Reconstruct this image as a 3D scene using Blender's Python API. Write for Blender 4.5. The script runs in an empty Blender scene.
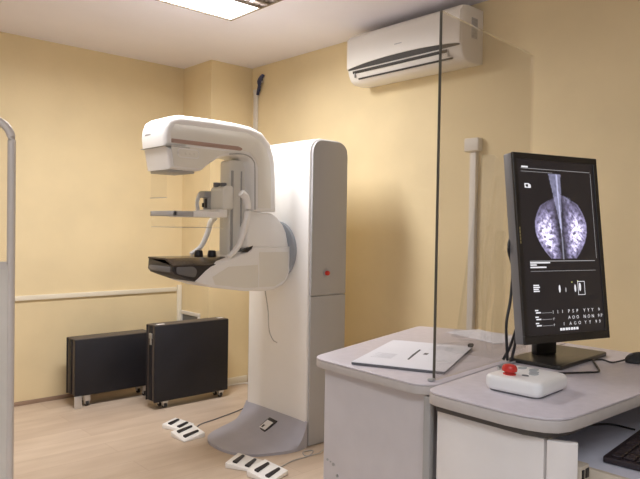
import bpy, bmesh, math, random
from mathutils import Vector, Matrix, noise
random.seed(4)
S = bpy.context.scene
COL = S.collection
PI = math.pi
rad = math.radians

# ------------------------------------------------------------------ materials
def srgb(c):
    return tuple((x/12.92 if x <= 0.04045 else ((x+0.055)/1.055)**2.4) for x in c)
def c255(r, g, b):
    return srgb((r/255, g/255, b/255))
def mat(name, color, rough=0.5, metal=0.0, var=0.06, scale=6.0, bump=0.0, bscale=200.0, spec=0.5, coat=0.0):
    m = bpy.data.materials.new(name); m.use_nodes = True
    nt = m.node_tree; b = nt.nodes['Principled BSDF']
    b.inputs['Roughness'].default_value = rough
    b.inputs['Metallic'].default_value = metal
    b.inputs['Specular IOR Level'].default_value = spec
    b.inputs['Coat Weight'].default_value = coat
    tc = nt.nodes.new('ShaderNodeTexCoord')
    n = nt.nodes.new('ShaderNodeTexNoise'); n.inputs['Scale'].default_value = scale; n.inputs['Detail'].default_value = 4
    nt.links.new(tc.outputs['Object'], n.inputs['Vector'])
    r = nt.nodes.new('ShaderNodeValToRGB')
    lo = tuple(max(0, x*(1-var)) for x in color); hi = tuple(min(1, x*(1+var)) for x in color)
    r.color_ramp.elements[0].position = 0.3; r.color_ramp.elements[1].position = 0.7
    r.color_ramp.elements[0].color = (*lo, 1); r.color_ramp.elements[1].color = (*hi, 1)
    nt.links.new(n.outputs['Fac'], r.inputs['Fac']); nt.links.new(r.outputs['Color'], b.inputs['Base Color'])
    if bump:
        n2 = nt.nodes.new('ShaderNodeTexNoise'); n2.inputs['Scale'].default_value = bscale
        nt.links.new(tc.outputs['Object'], n2.inputs['Vector'])
        bp = nt.nodes.new('ShaderNodeBump'); bp.inputs['Strength'].default_value = bump; bp.inputs['Distance'].default_value = 0.002
        nt.links.new(n2.outputs['Fac'], bp.inputs['Height']); nt.links.new(bp.outputs['Normal'], b.inputs['Normal'])
    return m
def emit_mat(name, color, strength):
    m = bpy.data.materials.new(name); m.use_nodes = True
    b = m.node_tree.nodes['Principled BSDF']
    b.inputs['Base Color'].default_value = (*[min(1, c*.5) for c in color], 1)
    b.inputs['Emission Color'].default_value = (*color, 1)
    b.inputs['Emission Strength'].default_value = strength
    return m
def glass_mat(name, tint, gloss=0.6, rough=0.0):
    m = bpy.data.materials.new(name); m.use_nodes = True
    nt = m.node_tree; nt.nodes.clear()
    o = nt.nodes.new('ShaderNodeOutputMaterial'); mx = nt.nodes.new('ShaderNodeMixShader')
    t = nt.nodes.new('ShaderNodeBsdfTransparent'); t.inputs['Color'].default_value = (*tint, 1)
    g = nt.nodes.new('ShaderNodeBsdfGlossy'); g.inputs['Roughness'].default_value = rough
    f = nt.nodes.new('ShaderNodeFresnel'); f.inputs['IOR'].default_value = 1.45
    mu = nt.nodes.new('ShaderNodeMath'); mu.operation = 'MULTIPLY'; mu.inputs[1].default_value = gloss
    nt.links.new(f.outputs['Fac'], mu.inputs[0]); nt.links.new(mu.outputs[0], mx.inputs['Fac'])
    nt.links.new(t.outputs[0], mx.inputs[1]); nt.links.new(g.outputs[0], mx.inputs[2]); nt.links.new(mx.outputs[0], o.inputs['Surface'])
    return m

M = {}
M['wall'] = mat('wall_paint', (0.80, 0.665, 0.41), 0.85, var=0.05, scale=2.2, bump=0.25, bscale=60)
M['wallpale'] = mat('pale_wall_paint', (0.66, 0.68, 0.72), 0.85, var=0.03, scale=2.2)
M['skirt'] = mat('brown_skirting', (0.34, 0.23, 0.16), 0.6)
M['ceil'] = mat('ceiling_paint', (0.88, 0.865, 0.94), 0.9, var=0.02, scale=2)
M['trim'] = mat('trim_paint', (0.82, 0.76, 0.62), 0.6, var=0.03)
M['white'] = mat('white_plastic', (0.92, 0.915, 0.90), 0.35, var=0.015, scale=3)
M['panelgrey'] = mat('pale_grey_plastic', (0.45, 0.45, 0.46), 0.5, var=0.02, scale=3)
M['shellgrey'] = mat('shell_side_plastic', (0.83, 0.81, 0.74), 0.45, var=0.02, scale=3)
M['midgrey'] = mat('mid_grey_plastic', (0.42, 0.41, 0.40), 0.45, var=0.03)
M['basegrey'] = mat('base_grey_plastic', (0.45, 0.45, 0.52), 0.55, var=0.05, scale=8)
M['discgrey'] = mat('disc_grey_metal', (0.36, 0.39, 0.43), 0.4, var=0.03)
M['black'] = mat('black_plastic', (0.018, 0.016, 0.02), 0.4, var=0.2)
M['carbon'] = mat('carbon_plate', (0.035, 0.026, 0.024), 0.22, var=0.2, scale=30)
M['slate'] = mat('slate_panel', (0.15, 0.15, 0.16), 0.4, var=0.05)
M['case'] = mat('black_case_laminate', (0.009, 0.009, 0.014), 0.6, var=0.25, scale=5)
M['caseedge'] = mat('case_edge', (0.085, 0.07, 0.062), 0.5, var=0.1)
M['chrome'] = mat('chrome', (0.7, 0.7, 0.7), 0.4, metal=0.9)
M['rubber'] = mat('rubber', (0.03, 0.03, 0.03), 0.7)
M['red'] = mat('red_plastic', (0.62, 0.035, 0.025), 0.35, var=0.08)
M['stripe'] = mat('brown_pink_strip', (0.40, 0.27, 0.22), 0.4, var=0.05)
M['desktop'] = mat('desk_top_laminate', (0.66, 0.615, 0.66), 0.38, var=0.04, scale=40)
M['deskedge'] = mat('desk_edge', (0.56, 0.52, 0.50), 0.5, var=0.04, scale=30)
M['deskbody'] = mat('desk_body', (0.66, 0.62, 0.63), 0.55, var=0.03, scale=12)
M['door'] = mat('cabinet_door', (0.88, 0.84, 0.82), 0.5, var=0.04, scale=6)
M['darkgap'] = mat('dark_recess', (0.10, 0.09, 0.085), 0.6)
M['tray'] = mat('tray_laminate', (0.60, 0.60, 0.68), 0.45, var=0.04, scale=30)
M['cream'] = mat('cream_plastic', (0.66, 0.58, 0.47), 0.5)
M['paper'] = mat('paper', (0.88, 0.88, 0.93), 0.8, var=0.02)
M['ink'] = mat('ink', (0.08, 0.08, 0.09), 0.7)
M['inkgrey'] = mat('ink_grey', (0.66, 0.66, 0.70), 0.7)
M['monblack'] = mat('monitor_black', (0.022, 0.019, 0.018), 0.35, var=0.1)
M['monside'] = mat('monitor_side_grey', (0.22, 0.215, 0.22), 0.4)
M['standblack'] = mat('stand_black', (0.030, 0.026, 0.022), 0.3, var=0.1)
M['keys'] = mat('keyboard_black', (0.030, 0.020, 0.024), 0.5)
M['ac'] = mat('air_conditioner_white', (0.82, 0.79, 0.74), 0.4, var=0.01)
M['acgap'] = mat('air_conditioner_gap', (0.05, 0.045, 0.04), 0.6)
M['greybutton'] = mat('grey_button', (0.42, 0.45, 0.47), 0.5)
M['greenlight'] = emit_mat('green_lamp', (0.45, 0.95, 0.75), 0.9)
M['bluecable'] = mat('blue_cable', (0.03, 0.04, 0.11), 0.5, var=0.3)
M['trunk'] = mat('trunking_plastic', (0.74, 0.70, 0.63), 0.5, var=0.02)
M['clear'] = glass_mat('clear_acrylic', (0.994, 0.994, 0.992), 0.15)
M['pane'] = glass_mat('lead_glass', (0.975, 0.965, 0.955), 0.35)
M['paneedge'] = mat('glass_edge', (0.09, 0.08, 0.06), 0.3)
M['acrylicedge'] = mat('acrylic_edge', (0.55, 0.50, 0.42), 0.3)
M['frame'] = mat('shield_frame', (0.70, 0.63, 0.57), 0.3, metal=0.1)
M['shieldpanel'] = mat('shield_panel', (0.74, 0.68, 0.60), 0.5)
M['lamp'] = emit_mat('lamp_diffuser', (1.0, 0.97, 0.96), 6.0)
M['tube'] = emit_mat('lamp_tube', (1.0, 0.97, 0.95), 1.0)
M['louver'] = mat('louver_metal', (0.22, 0.17, 0.12), 0.4, metal=0.3)
M['lampfill'] = emit_mat('added_fill_diffuser', (1.0, 0.97, 0.95), 3.0)
M['scrwhite'] = emit_mat('screen_glyphs', (0.95, 0.95, 1.0), 0.75)
M['scrgrey'] = emit_mat('screen_lines', (0.75, 0.75, 0.78), 0.35)
M['scryellow'] = emit_mat('screen_yellow', (0.8, 0.9, 0.3), 0.6)
M['label'] = mat('white_label', (0.85, 0.85, 0.86), 0.5)
M['gold'] = mat('gold_print', (0.40, 0.33, 0.15), 0.5)

# laminate floor: streaks along the boards (world x), plank joints
def floor_mat():
    m = bpy.data.materials.new('laminate_floor'); m.use_nodes = True
    nt = m.node_tree; b = nt.nodes['Principled BSDF']; b.inputs['Roughness'].default_value = 0.42
    tc = nt.nodes.new('ShaderNodeTexCoord'); mp = nt.nodes.new('ShaderNodeMapping'); mp.inputs['Scale'].default_value = (1.6, 7, 1)
    nt.links.new(tc.outputs['Object'], mp.inputs['Vector'])
    n = nt.nodes.new('ShaderNodeTexNoise'); n.inputs['Scale'].default_value = 1.6; n.inputs['Detail'].default_value = 6
    nt.links.new(mp.outputs[0], n.inputs['Vector'])
    r = nt.nodes.new('ShaderNodeValToRGB'); r.color_ramp.elements[0].position = .3; r.color_ramp.elements[1].position = .72
    r.color_ramp.elements[0].color = (0.57, 0.455, 0.35, 1); r.color_ramp.elements[1].color = (0.68, 0.565, 0.455, 1)
    nt.links.new(n.outputs['Fac'], r.inputs['Fac'])
    br = nt.nodes.new('ShaderNodeTexBrick'); br.inputs['Scale'].default_value = 1.0
    br.inputs['Brick Width'].default_value = 1.25; br.inputs['Row Height'].default_value = 0.19; br.inputs['Mortar Size'].default_value = 0.0012
    br.inputs['Color1'].default_value = (1, 1, 1, 1); br.inputs['Color2'].default_value = (0.90, 0.88, 0.87, 1); br.inputs['Mortar'].default_value = (0.72, 0.66, 0.6, 1)
    nt.links.new(tc.outputs['Object'], br.inputs['Vector'])
    mx = nt.nodes.new('ShaderNodeMix'); mx.data_type = 'RGBA'; mx.blend_type = 'MULTIPLY'; mx.inputs['Factor'].default_value = 1.0
    nt.links.new(r.outputs['Color'], mx.inputs['A']); nt.links.new(br.outputs['Color'], mx.inputs['B'])
    nt.links.new(mx.outputs['Result'], b.inputs['Base Color'])
    return m
M['floor'] = floor_mat()

# ------------------------------------------------------------------ mesh helpers
def new(): return bmesh.new()
def bev(bm, faces_or_edges, off, seg=3):
    if off > 0:
        bmesh.ops.bevel(bm, geom=list(faces_or_edges), offset=off, segments=seg, affect='EDGES', profile=0.5, clamp_overlap=True)
def merge(bm, sub, M4=None):
    if M4 is not None: bmesh.ops.transform(sub, matrix=M4, verts=sub.verts)
    me = bpy.data.meshes.new('tmp'); sub.to_mesh(me); bm.from_mesh(me); bpy.data.meshes.remove(me); sub.free()
    return bm
def add_box(bm, lo, hi, b=0.0, seg=2, M4=None):
    s = new(); bmesh.ops.create_cube(s, size=1)
    for v in s.verts:
        v.co = Vector([lo[i] + (v.co[i]+.5)*(hi[i]-lo[i]) for i in range(3)])
    bev(s, s.edges, b, seg)
    return merge(bm, s, M4)
def box(lo, hi, b=0.0, seg=2, M4=None): return add_box(new(), lo, hi, b, seg, M4)
def add_prism(bm, pts, a, b, axis='y', bevel=0.0, seg=3, M4=None):
    """extrude a closed outline: axis y -> pts are (x,z); axis x -> (y,z); axis z -> (x,y)"""
    s = new()
    def P(p, t):
        return {'y': (p[0], t, p[1]), 'x': (t, p[0], p[1]), 'z': (p[0], p[1], t)}[axis]
    A = [s.verts.new(P(p, a)) for p in pts]; B = [s.verts.new(P(p, b)) for p in pts]
    f1 = s.faces.new(A); f2 = s.faces.new(B[::-1])
    n = len(pts)
    for i in range(n): s.faces.new((A[i], B[i], B[(i+1) % n], A[(i+1) % n]))
    bmesh.ops.recalc_face_normals(s, faces=s.faces)
    if bevel > 0: bev(s, set(f1.edges) | set(f2.edges), bevel, seg)
    return merge(bm, s, M4)
def prism(*a, **k): return add_prism(new(), *a, **k)
def add_cyl(bm, p0, p1, r0, r1=None, n=24, b=0.0):
    r1 = r0 if r1 is None else r1
    p0, p1 = Vector(p0), Vector(p1); d = p1-p0
    s = new(); bmesh.ops.create_cone(s, cap_ends=True, segments=n, radius1=r0, radius2=r1, depth=d.length)
    if b > 0: bev(s, [e for e in s.edges if any(len(f.verts) > 4 for f in e.link_faces)], b, 2)
    q = Vector((0, 0, 1)).rotation_difference(d.normalized()).to_matrix().to_4x4()
    return merge(bm, s, Matrix.Translation((p0+p1)/2) @ q)
def cyl(*a, **k): return add_cyl(new(), *a, **k)
def catmull(pts, n=8):
    P = [Vector(p) for p in pts]
    if len(P) < 3: return P
    P = [P[0]*2-P[1]] + P + [P[-1]*2-P[-2]]
    out = []
    for i in range(1, len(P)-2):
        a, b, c, d = P[i-1:i+3]
        for k in range(n):
            t = k/n
            out.append(.5*((2*b)+(c-a)*t+(2*a-5*b+4*c-d)*t*t+(3*b-a-3*c+d)*t**3))
    out.append(P[-2]); return out
def add_tube(bm, pts, r, n=8, smooth=True, flat=1.0):
    P = catmull(pts) if smooth else [Vector(p) for p in pts]
    rings = []; up = Vector((0, 0, 1))
    for i, p in enumerate(P):
        t = (P[min(i+1, len(P)-1)]-P[max(i-1, 0)]).normalized()
        x = t.cross(up)
        if x.length < 1e-3: x = t.cross(Vector((0, 1, 0)))
        x.normalize(); y = x.cross(t).normalized()
        rr = r(i/(len(P)-1)) if callable(r) else r
        rings.append([bm.verts.new(p + x*rr*math.cos(2*PI*k/n) + y*rr*flat*math.sin(2*PI*k/n)) for k in range(n)])
    for a, b in zip(rings, rings[1:]):
        for k in range(n): bm.faces.new((a[k], a[(k+1) % n], b[(k+1) % n], b[k]))
    bm.faces.new(rings[0][::-1]); bm.faces.new(rings[-1])
    return bm
def tube(*a, **k): return add_tube(new(), *a, **k)
def rrect(x0, y0, x1, y1, r, n=6):
    out = []
    for cx, cy, a in ((x1-r, y0+r, -90), (x1-r, y1-r, 0), (x0+r, y1-r, 90), (x0+r, y0+r, 180)):
        for k in range(n+1):
            t = rad(a+90*k/n); out.append((cx+r*math.cos(t), cy+r*math.sin(t)))
    return out
def round_poly(pts, radii, n=5):
    """round the corners of a polygon"""
    out = []; N = len(pts)
    for i, p in enumerate(pts):
        r = radii[i] if isinstance(radii, (list, tuple)) else radii
        p = Vector(p); a = Vector(pts[i-1]); b = Vector(pts[(i+1) % N])
        if r <= 0: out.append(tuple(p)); continue
        da = min(r, (a-p).length*.45); db = min(r, (b-p).length*.45)
        A = p+(a-p).normalized()*da; B = p+(b-p).normalized()*db
        for k in range(n+1):
            t = k/n; q = A*(1-t)**2 + p*2*t*(1-t) + B*t*t
            out.append(tuple(q))
    return out
def text_into(bm, body, size, M4, align='LEFT', depth=0.0):
    cu = bpy.data.curves.new('t', 'FONT'); cu.body = body; cu.size = size; cu.align_x = align; cu.extrude = depth; cu.resolution_u = 2
    o = bpy.data.objects.new('t', cu); COL.objects.link(o)
    dg = bpy.context.evaluated_depsgraph_get()
    me = bpy.data.meshes.new_from_object(o.evaluated_get(dg))
    s = new(); s.from_mesh(me); bpy.data.meshes.remove(me)
    bpy.data.objects.remove(o); bpy.data.curves.remove(cu)
    return merge(bm, s, M4)

WORLD = {}
def obj(name, bm, material, parent=None, origin=None, angle=35, label=None):
    """link ONE mesh object; bm is in world coordinates"""
    if parent is not None: org = WORLD[parent.name]
    elif origin is not None: org = Vector(origin)
    else:
        xs = [v.co for v in bm.verts]
        org = Vector(((min(v.x for v in xs)+max(v.x for v in xs))/2, (min(v.y for v in xs)+max(v.y for v in xs))/2, min(v.z for v in xs)))
    bmesh.ops.translate(bm, vec=-org, verts=bm.verts)
    bmesh.ops.recalc_face_normals(bm, faces=bm.faces)
    for f in bm.faces: f.smooth = True
    me = bpy.data.meshes.new(name); bm.to_mesh(me); bm.free()
    me.set_sharp_from_angle(angle=rad(angle))
    me.materials.append(M[material] if isinstance(material, str) else material)
    o = bpy.data.objects.new(name, me); COL.objects.link(o)
    if parent is not None: o.parent = parent; WORLD[o.name] = org.copy()
    else: o.location = org; WORLD[o.name] = org.copy()
    if label: o['label'] = label
    return o
def tag(o, label, cat, group=None, kind=None):
    o['label'] = label; o['category'] = cat
    if group: o['group'] = group
    if kind: o['kind'] = kind
    return o
def thing(name, loc, label, cat, group=None):
    o = bpy.data.objects.new(name, None); COL.objects.link(o); o.location = loc; o.empty_display_size = .1
    WORLD[o.name] = Vector(loc)
    return tag(o, label, cat, group)
def struct(name, bm, material, label=None):
    o = obj(name, bm, material); o['kind'] = 'structure'
    if label: o['label'] = label
    return o

# ------------------------------------------------------------------ the room
XR, YB, ZC = 3.28, 4.94, 2.71      # air-conditioner wall, back wall, ceiling
X0, Y0 = -1.2, -1.6
T = .12
struct('floor', box((X0-T, Y0-T, -.1), (XR+T, YB+T, 0)), 'floor', 'pale wood laminate floor')
struct('ceiling', box((X0-T, Y0-T, ZC), (XR+T, YB+T, ZC+.1)), 'ceil', 'white ceiling')
struct('wall_back', box((X0-T, YB, 0), (XR+T, YB+T, ZC)), 'wall', 'yellow wall with the white rail, behind the black cases')
struct('wall_right', box((XR, Y0-T, 0), (XR+T, YB, ZC)), 'wall', 'yellow wall that carries the air conditioner')
struct('wall_left', box((X0-T, Y0-T, 0), (X0, YB, ZC)), 'wallpale', 'pale wall left of the room')
struct('wall_front', box((X0, Y0-T, 0), (XR, Y0, ZC)), 'wallpale', 'pale wall behind the camera')
struct('wall_boxing', box((2.867, 4.50, 0), (XR, YB, ZC)), 'wall', 'boxed-out corner between the two yellow walls')
struct('trim_1', box((X0, YB-.018, .775), (2.815, YB, .812), .004), 'trim', 'white rail along the back wall')
struct('trim_2', box((2.822, YB-.022, .0), (2.862, YB, .83), .004), 'trim', 'white upright strip that ends the rail')
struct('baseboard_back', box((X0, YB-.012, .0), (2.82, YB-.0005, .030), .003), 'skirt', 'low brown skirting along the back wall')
struct('baseboard_boxing', box((2.868, 4.483, 0), (3.262, 4.499, .06), .003), 'trim', 'pale skirting along the boxed-out corner')
struct('baseboard_right', box((3.264, Y0, 0), (3.279, 4.48, .06), .003), 'trim', 'pale skirting along the air conditioner wall')

# ------------------------------------------------------------------ ceiling light and an added fill light
def ceiling_or_fill_light(x0, y0, x1, y1, label, lampm, split, watts, tone):
    t = thing('ceiling_or_fill_light', ((x0+x1)/2, (y0+y1)/2, ZC-.055), label, 'light')
    f = new(); w = .014
    for lo, hi in (((x0, y0), (x1, y0+w)), ((x0, y1-w), (x1, y1)), ((x0, y0+w), (x0+w, y1-w)), ((x1-w, y0+w), (x1, y1-w))):
        add_box(f, (*lo, ZC-.055), (*hi, ZC-.0005))
    obj('frame', f, 'louver', t)
    obj('diffuser', box((x0+w, split, ZC-.05), (x1-w, y1-w, ZC-.04)), lampm, t, label='glowing white diffuser')
    if split > y0+.05:
        n = 3
        for k in range(n):
            yy = y0+.05+(split-y0-.05)*(k+.5)/n
            obj('tube', cyl((x0+w+.01, yy, ZC-.022), (x1-w-.01, yy, ZC-.022), .008, n=12), 'tube', t)
        l = new()
        for k in range(n+1):
            yy = y0+.02+(split-y0-.02)*k/n
            add_box(l, (x0+w, yy-.006, ZC-.054), (x1-w, yy+.006, ZC-.035))
        for k in range(16):
            xx = x0+w+(x1-x0-2*w)*(k+.5)/16
            add_box(l, (xx-.0015, y0+w, ZC-.052), (xx+.0015, split, ZC-.036))
        obj('louver', l, 'louver', t)
    # the light the louvered lamp or the added fill throws: cut off towards the horizontal like the real fitting
    ld = bpy.data.lights.new('lamp_light', 'AREA'); ld.shape = 'RECTANGLE'
    ld.size = x1-x0-2*w-.01; ld.size_y = y1-w-split-.01; ld.energy = watts; ld.spread = rad(172); ld.color = tone
    lo_ = bpy.data.objects.new('lamp_light', ld); COL.objects.link(lo_); lo_.parent = t
    lo_.location = (0, (split+y1-w)/2-(y0+y1)/2, .003)
    return t
ceiling_or_fill_light(1.12, 2.82, 2.32, 3.42, 'lit fluorescent ceiling light above the mammography machine', 'lamp', 3.10, 47, (1.0, .975, .985))
ceiling_or_fill_light(-.85, -.9, -.25, .3, 'added fill light, out of view on the near side of the room', 'lampfill', -.885, 28, (.86, .93, 1.0))  # unseen fixture, added only as cool fill for the desks and near sides

# ------------------------------------------------------------------ mammography machine
mx = thing('mammography_machine', (2.6, 3.22, 0), 'white mammography machine with C-shaped arm on a wide column and grey base', 'x-ray machine')
prof = round_poly([(2.572, 0), (2.572, 1.90), (2.893, 1.90), (2.893, 0)], [0, .10, .10, 0], 10)
obj('column', prism(prof, 2.925, 3.535, 'y', .012, 3), 'white', mx)
def inset_side(x0, x1, z0, z1, r): return round_poly([(x0, z0), (x0, z1), (x1, z1), (x1, z0)], [0, r, r, 0], 10)
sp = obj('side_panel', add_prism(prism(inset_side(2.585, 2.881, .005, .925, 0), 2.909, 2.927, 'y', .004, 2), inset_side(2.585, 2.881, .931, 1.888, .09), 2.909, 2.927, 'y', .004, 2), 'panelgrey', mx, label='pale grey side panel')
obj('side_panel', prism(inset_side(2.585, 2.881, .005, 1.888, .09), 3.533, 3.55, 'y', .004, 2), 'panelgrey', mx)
eb = obj('emergency_button', cyl((2.707, 2.910, 1.067), (2.707, 2.902, 1.067), .024, n=20), 'greybutton', mx)
obj('button_cap', cyl((2.707, 2.904, 1.067), (2.707, 2.886, 1.067), .016, .014, n=20, b=.003), 'red', eb, label='red emergency stop cap')

# flared base: a skirt that sweeps from the floor up to the column
def base_bm():
    bm = new(); Ls, H = .440, .318; ns, ny = 30, 36
    def hz(s): return .018 + .140*(max(0, 1-s/.42))**2.5
    top = []
    for i in range(ns+1):
        s = Ls*math.sin(PI/2*i/ns)
        hw = (H+.018*math.sin(PI*min(1, s/.25)))*max(0.0, 1-(s/Ls)**2.8)**(1/2.4) if i < ns else .0
        hw = max(hw, .004)
        top.append([(2.575-s, 3.23+hw*(2*j/ny-1), .016+(hz(s)-.016)*(1-min(1, s/.10)**.8*abs(2*j/ny-1)**5*.96)) for j in range(ny+1)])
    V = [[bm.verts.new(p) for p in row] for row in top]
    for a, b in zip(V, V[1:]):
        for j in range(ny): bm.faces.new((a[j], a[j+1], b[j+1], b[j]))
    outline = [r[0] for r in V] + V[-1][1:-1] + [r[-1] for r in V[::-1]]
    low = [bm.verts.new((v.co.x, v.co.y, 0)) for v in outline]
    n = len(outline)
    for i in range(n): bm.faces.new((outline[i], low[i], low[(i+1) % n], outline[(i+1) % n])) if i < n-1 else None
    bm.faces.new(low[::-1])
    bm.faces.new([*V[0], low[-1], low[0]])
    return bm
bs = obj('base', base_bm(), 'basegrey', mx, angle=50, label='grey flared floor base')
sl = rad(31)
def on_slope(lo, hi, b=0):
    return box(lo, hi, b, 2, Matrix.Translation((2.482, 3.19, .092)) @ Matrix.Rotation(rad(-8), 4, 'Z') @ Matrix.Rotation(-sl, 4, 'Y'))
rd = obj('display', on_slope((-.053, -.048, -.012), (.053, .048, .005), .003), 'black', bs, label='black framed display on the base')
obj('display_label', on_slope((-.042, -.036, .005), (.028, .036, .0062)), 'label', rd)
obj('display_mark', on_slope((-.034, .004, .0062), (-.012, .024, .0068)), 'ink', rd)

# pivot disc between column and arm
obj('pivot_disc', cyl((2.548, 3.22, 1.20), (2.576, 3.22, 1.20), .185, n=48, b=.006), 'discgrey', mx)

# upper arm: tube head and upright back, one C-shaped casting
yc = 3.22
A = [(1.680, 1.775), (1.674, 1.83), (1.678, 1.875), (1.695, 1.915), (1.728, 1.938), (1.78, 1.950), (1.95, 1.953), (2.12, 1.951), (2.25, 1.942), (2.335, 1.915), (2.398, 1.855), (2.432, 1.77), (2.444, 1.66), (2.448, 1.44),
     (2.27, 1.44), (2.264, 1.69), (2.252, 1.735), (2.225, 1.757), (2.17, 1.765), (2.085, 1.757), (2.02, 1.733), (1.955, 1.69), (1.92, 1.660), (1.89, 1.651), (1.80, 1.65), (1.80, 1.775)]
arm = obj('arm', prism(A, 3.08, 3.36, 'y', .032, 5), 'white', mx, label='white C-shaped arm with the tube head')
def side(pts, d0, d1, bevel=0): return prism(pts, 3.08-d1, 3.08-d0, 'y', bevel, 2)
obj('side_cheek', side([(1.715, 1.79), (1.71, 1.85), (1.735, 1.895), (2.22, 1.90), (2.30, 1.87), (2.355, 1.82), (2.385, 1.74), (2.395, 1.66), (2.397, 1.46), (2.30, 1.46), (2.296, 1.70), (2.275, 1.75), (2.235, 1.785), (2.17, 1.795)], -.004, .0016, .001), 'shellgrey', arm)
obj('stripe', side(round_poly([(1.715, 1.793), (1.715, 1.815), (2.15, 1.814), (2.178, 1.806), (2.178, 1.796), (2.165, 1.790)], .006), -.004, .0035, .001), 'stripe', arm, label='brownish pink strip')
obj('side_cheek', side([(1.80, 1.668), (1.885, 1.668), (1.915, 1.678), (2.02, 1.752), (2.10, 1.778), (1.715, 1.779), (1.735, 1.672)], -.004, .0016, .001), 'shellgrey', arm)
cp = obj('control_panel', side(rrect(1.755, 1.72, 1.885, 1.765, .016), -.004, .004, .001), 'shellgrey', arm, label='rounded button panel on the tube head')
rim = new()
add_tube(rim, [(x, 3.0755, z) for x, z in rrect(1.755, 1.72, 1.885, 1.765, .016)] + [(1.869, 3.0755, 1.72)], .0025, 6, False)
obj('panel_rim', rim, 'white', cp)
for k in range(4):
    obj('button', box((1.772+.027*k, 3.0745, 1.735), (1.788+.027*k, 3.077, 1.749), .001), 'shellgrey', cp)
lg = new()
for k in range(5): add_box(lg, (1.6735, 3.235+.014*k, 1.842), (1.680, 3.245+.014*k, 1.852))
obj('maker_mark', lg, 'midgrey', arm)
obj('seam', prism([(1.683, 1.772), (1.683, 1.7755), (1.83, 1.7755), (1.83, 1.772)], 3.078, 3.362, 'y', .0), 'midgrey', arm)
obj('recess_line', tube([(2.09, 3.079, 1.764), (2.17, 3.079, 1.772), (2.226, 3.079, 1.764), (2.262, 3.079, 1.738), (2.273, 3.079, 1.69), (2.278, 3.079, 1.45)], .0035, 6), 'midgrey', arm)
# collimator under the tube head
obj('collimator', prism([(1.692, 1.772), (1.715, 1.652), (1.83, 1.652), (1.83, 1.772)], 3.085, 3.355, 'y', .022, 4), 'white', mx, label='tapered white collimator under the tube head')
obj('collimator_port', box((1.725, 3.11, 1.638), (1.88, 3.33, 1.655), .004), 'midgrey', mx)
# clear face shield hanging below the head
fs = obj('face_shield', box((1.712, 3.12, 1.50), (1.715, 3.30, 1.65)), 'clear', mx, label='clear acrylic face shield')
obj('shield_lip', box((1.709, 3.12, 1.497), (1.717, 3.30, 1.5015)), 'acrylicedge', fs)
# inner upright with rail, in the mouth of the C
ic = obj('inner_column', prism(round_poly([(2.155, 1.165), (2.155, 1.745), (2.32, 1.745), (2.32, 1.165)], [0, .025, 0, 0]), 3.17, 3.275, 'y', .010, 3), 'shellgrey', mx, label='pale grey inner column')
obj('rail', box((2.165, 3.162, 1.18), (2.18, 3.175, 1.68), .003), 'midgrey', ic)
obj('rail', box((2.235, 3.164, 1.18), (2.243, 3.175, 1.68), .002), 'midgrey', ic)
# paddle carrier
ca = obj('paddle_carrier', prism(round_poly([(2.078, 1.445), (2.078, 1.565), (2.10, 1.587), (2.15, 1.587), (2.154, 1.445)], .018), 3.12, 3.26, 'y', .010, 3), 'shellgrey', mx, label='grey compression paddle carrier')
obj('clamp', add_box(box((2.035, 3.25, 1.515), (2.10, 3.325, 1.555), .010), (2.06, 3.255, 1.44), (2.12, 3.31, 1.52), .008), 'midgrey', ca)
obj('knob', cyl((2.10, 3.15, 1.580), (2.10, 3.15, 1.602), .018, n=20, b=.003), 'slate', ca)
obj('knob', cyl((2.10, 3.22, 1.580), (2.10, 3.22, 1.606), .022, n=20, b=.003), 'slate', ca)
obj('clamp_lever', tube([(2.045, 3.318, 1.54), (2.03, 3.325, 1.49), (2.04, 3.325, 1.425)], .012, 8), 'white', ca, label='pale clamp lever')
obj('clamp_recess', box((2.055, 3.262, 1.455), (2.062, 3.285, 1.51), .002), 'black', ca)
obj('clamp_recess', box((2.053, 3.295, 1.46), (2.062, 3.310, 1.485), .002), 'black', ca)
# compression paddle: clear tray with white front bar
pd = obj('paddle_tray', box((1.745, 3.09, 1.338), (2.06, 3.35, 1.3415), .001), 'clear', mx, label='clear compression paddle tray')
obj('paddle_wall', add_box(add_box(add_box(box((1.745, 3.09, 1.3415), (1.748, 3.35, 1.40)), (1.748, 3.09, 1.3415), (2.06, 3.093, 1.40)), (1.748, 3.347, 1.3415), (2.06, 3.35, 1.40)), (2.057, 3.093, 1.3415), (2.06, 3.347, 1.40)), 'clear', pd)
rm = new()
for lo, hi in (((1.744, 3.089), (2.061, 3.0915)), ((1.744, 3.3485), (2.061, 3.351)), ((1.744, 3.089), (1.7465, 3.351))):
    add_box(rm, (*lo, 1.3365), (*hi, 1.3400))
obj('tray_edge', rm, 'acrylicedge', pd)
obj('paddle_frame', add_box(add_box(box((1.742, 3.082, 1.400), (1.86, 3.098, 1.428), .003), (1.742, 3.342, 1.400), (1.86, 3.358, 1.428), .003), (1.742, 3.082, 1.400), (1.758, 3.358, 1.428), .003), 'panelgrey', mx)
obj('paddle_arm', add_box(add_box(box((1.86, 3.080, 1.398), (2.07, 3.10, 1.43), .004), (1.86, 3.340, 1.398), (2.07, 3.36, 1.43), .004), (2.03, 3.09, 1.398), (2.09, 3.35, 1.445), .004), 'white', mx, label='white arm of the compression paddle')
# handles
hn = [(2.165, 1.545), (2.20, 1.515), (2.213, 1.45), (2.205, 1.385), (2.186, 1.316), (2.150, 1.232), (2.085, 1.172)]
obj('handle', tube([(x, 3.065, z) for x, z in hn], lambda t: .023-.009*t, 12), 'white', mx, label='near white grab handle')
hf = [(2.19, 1.40), (2.16, 1.372), (2.135, 1.30), (2.09, 1.22), (2.02, 1.175)]
obj('handle', tube([(x, 3.375, z) for x, z in hf], lambda t: .020-.007*t, 12), 'white', mx, label='far white grab handle')
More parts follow.
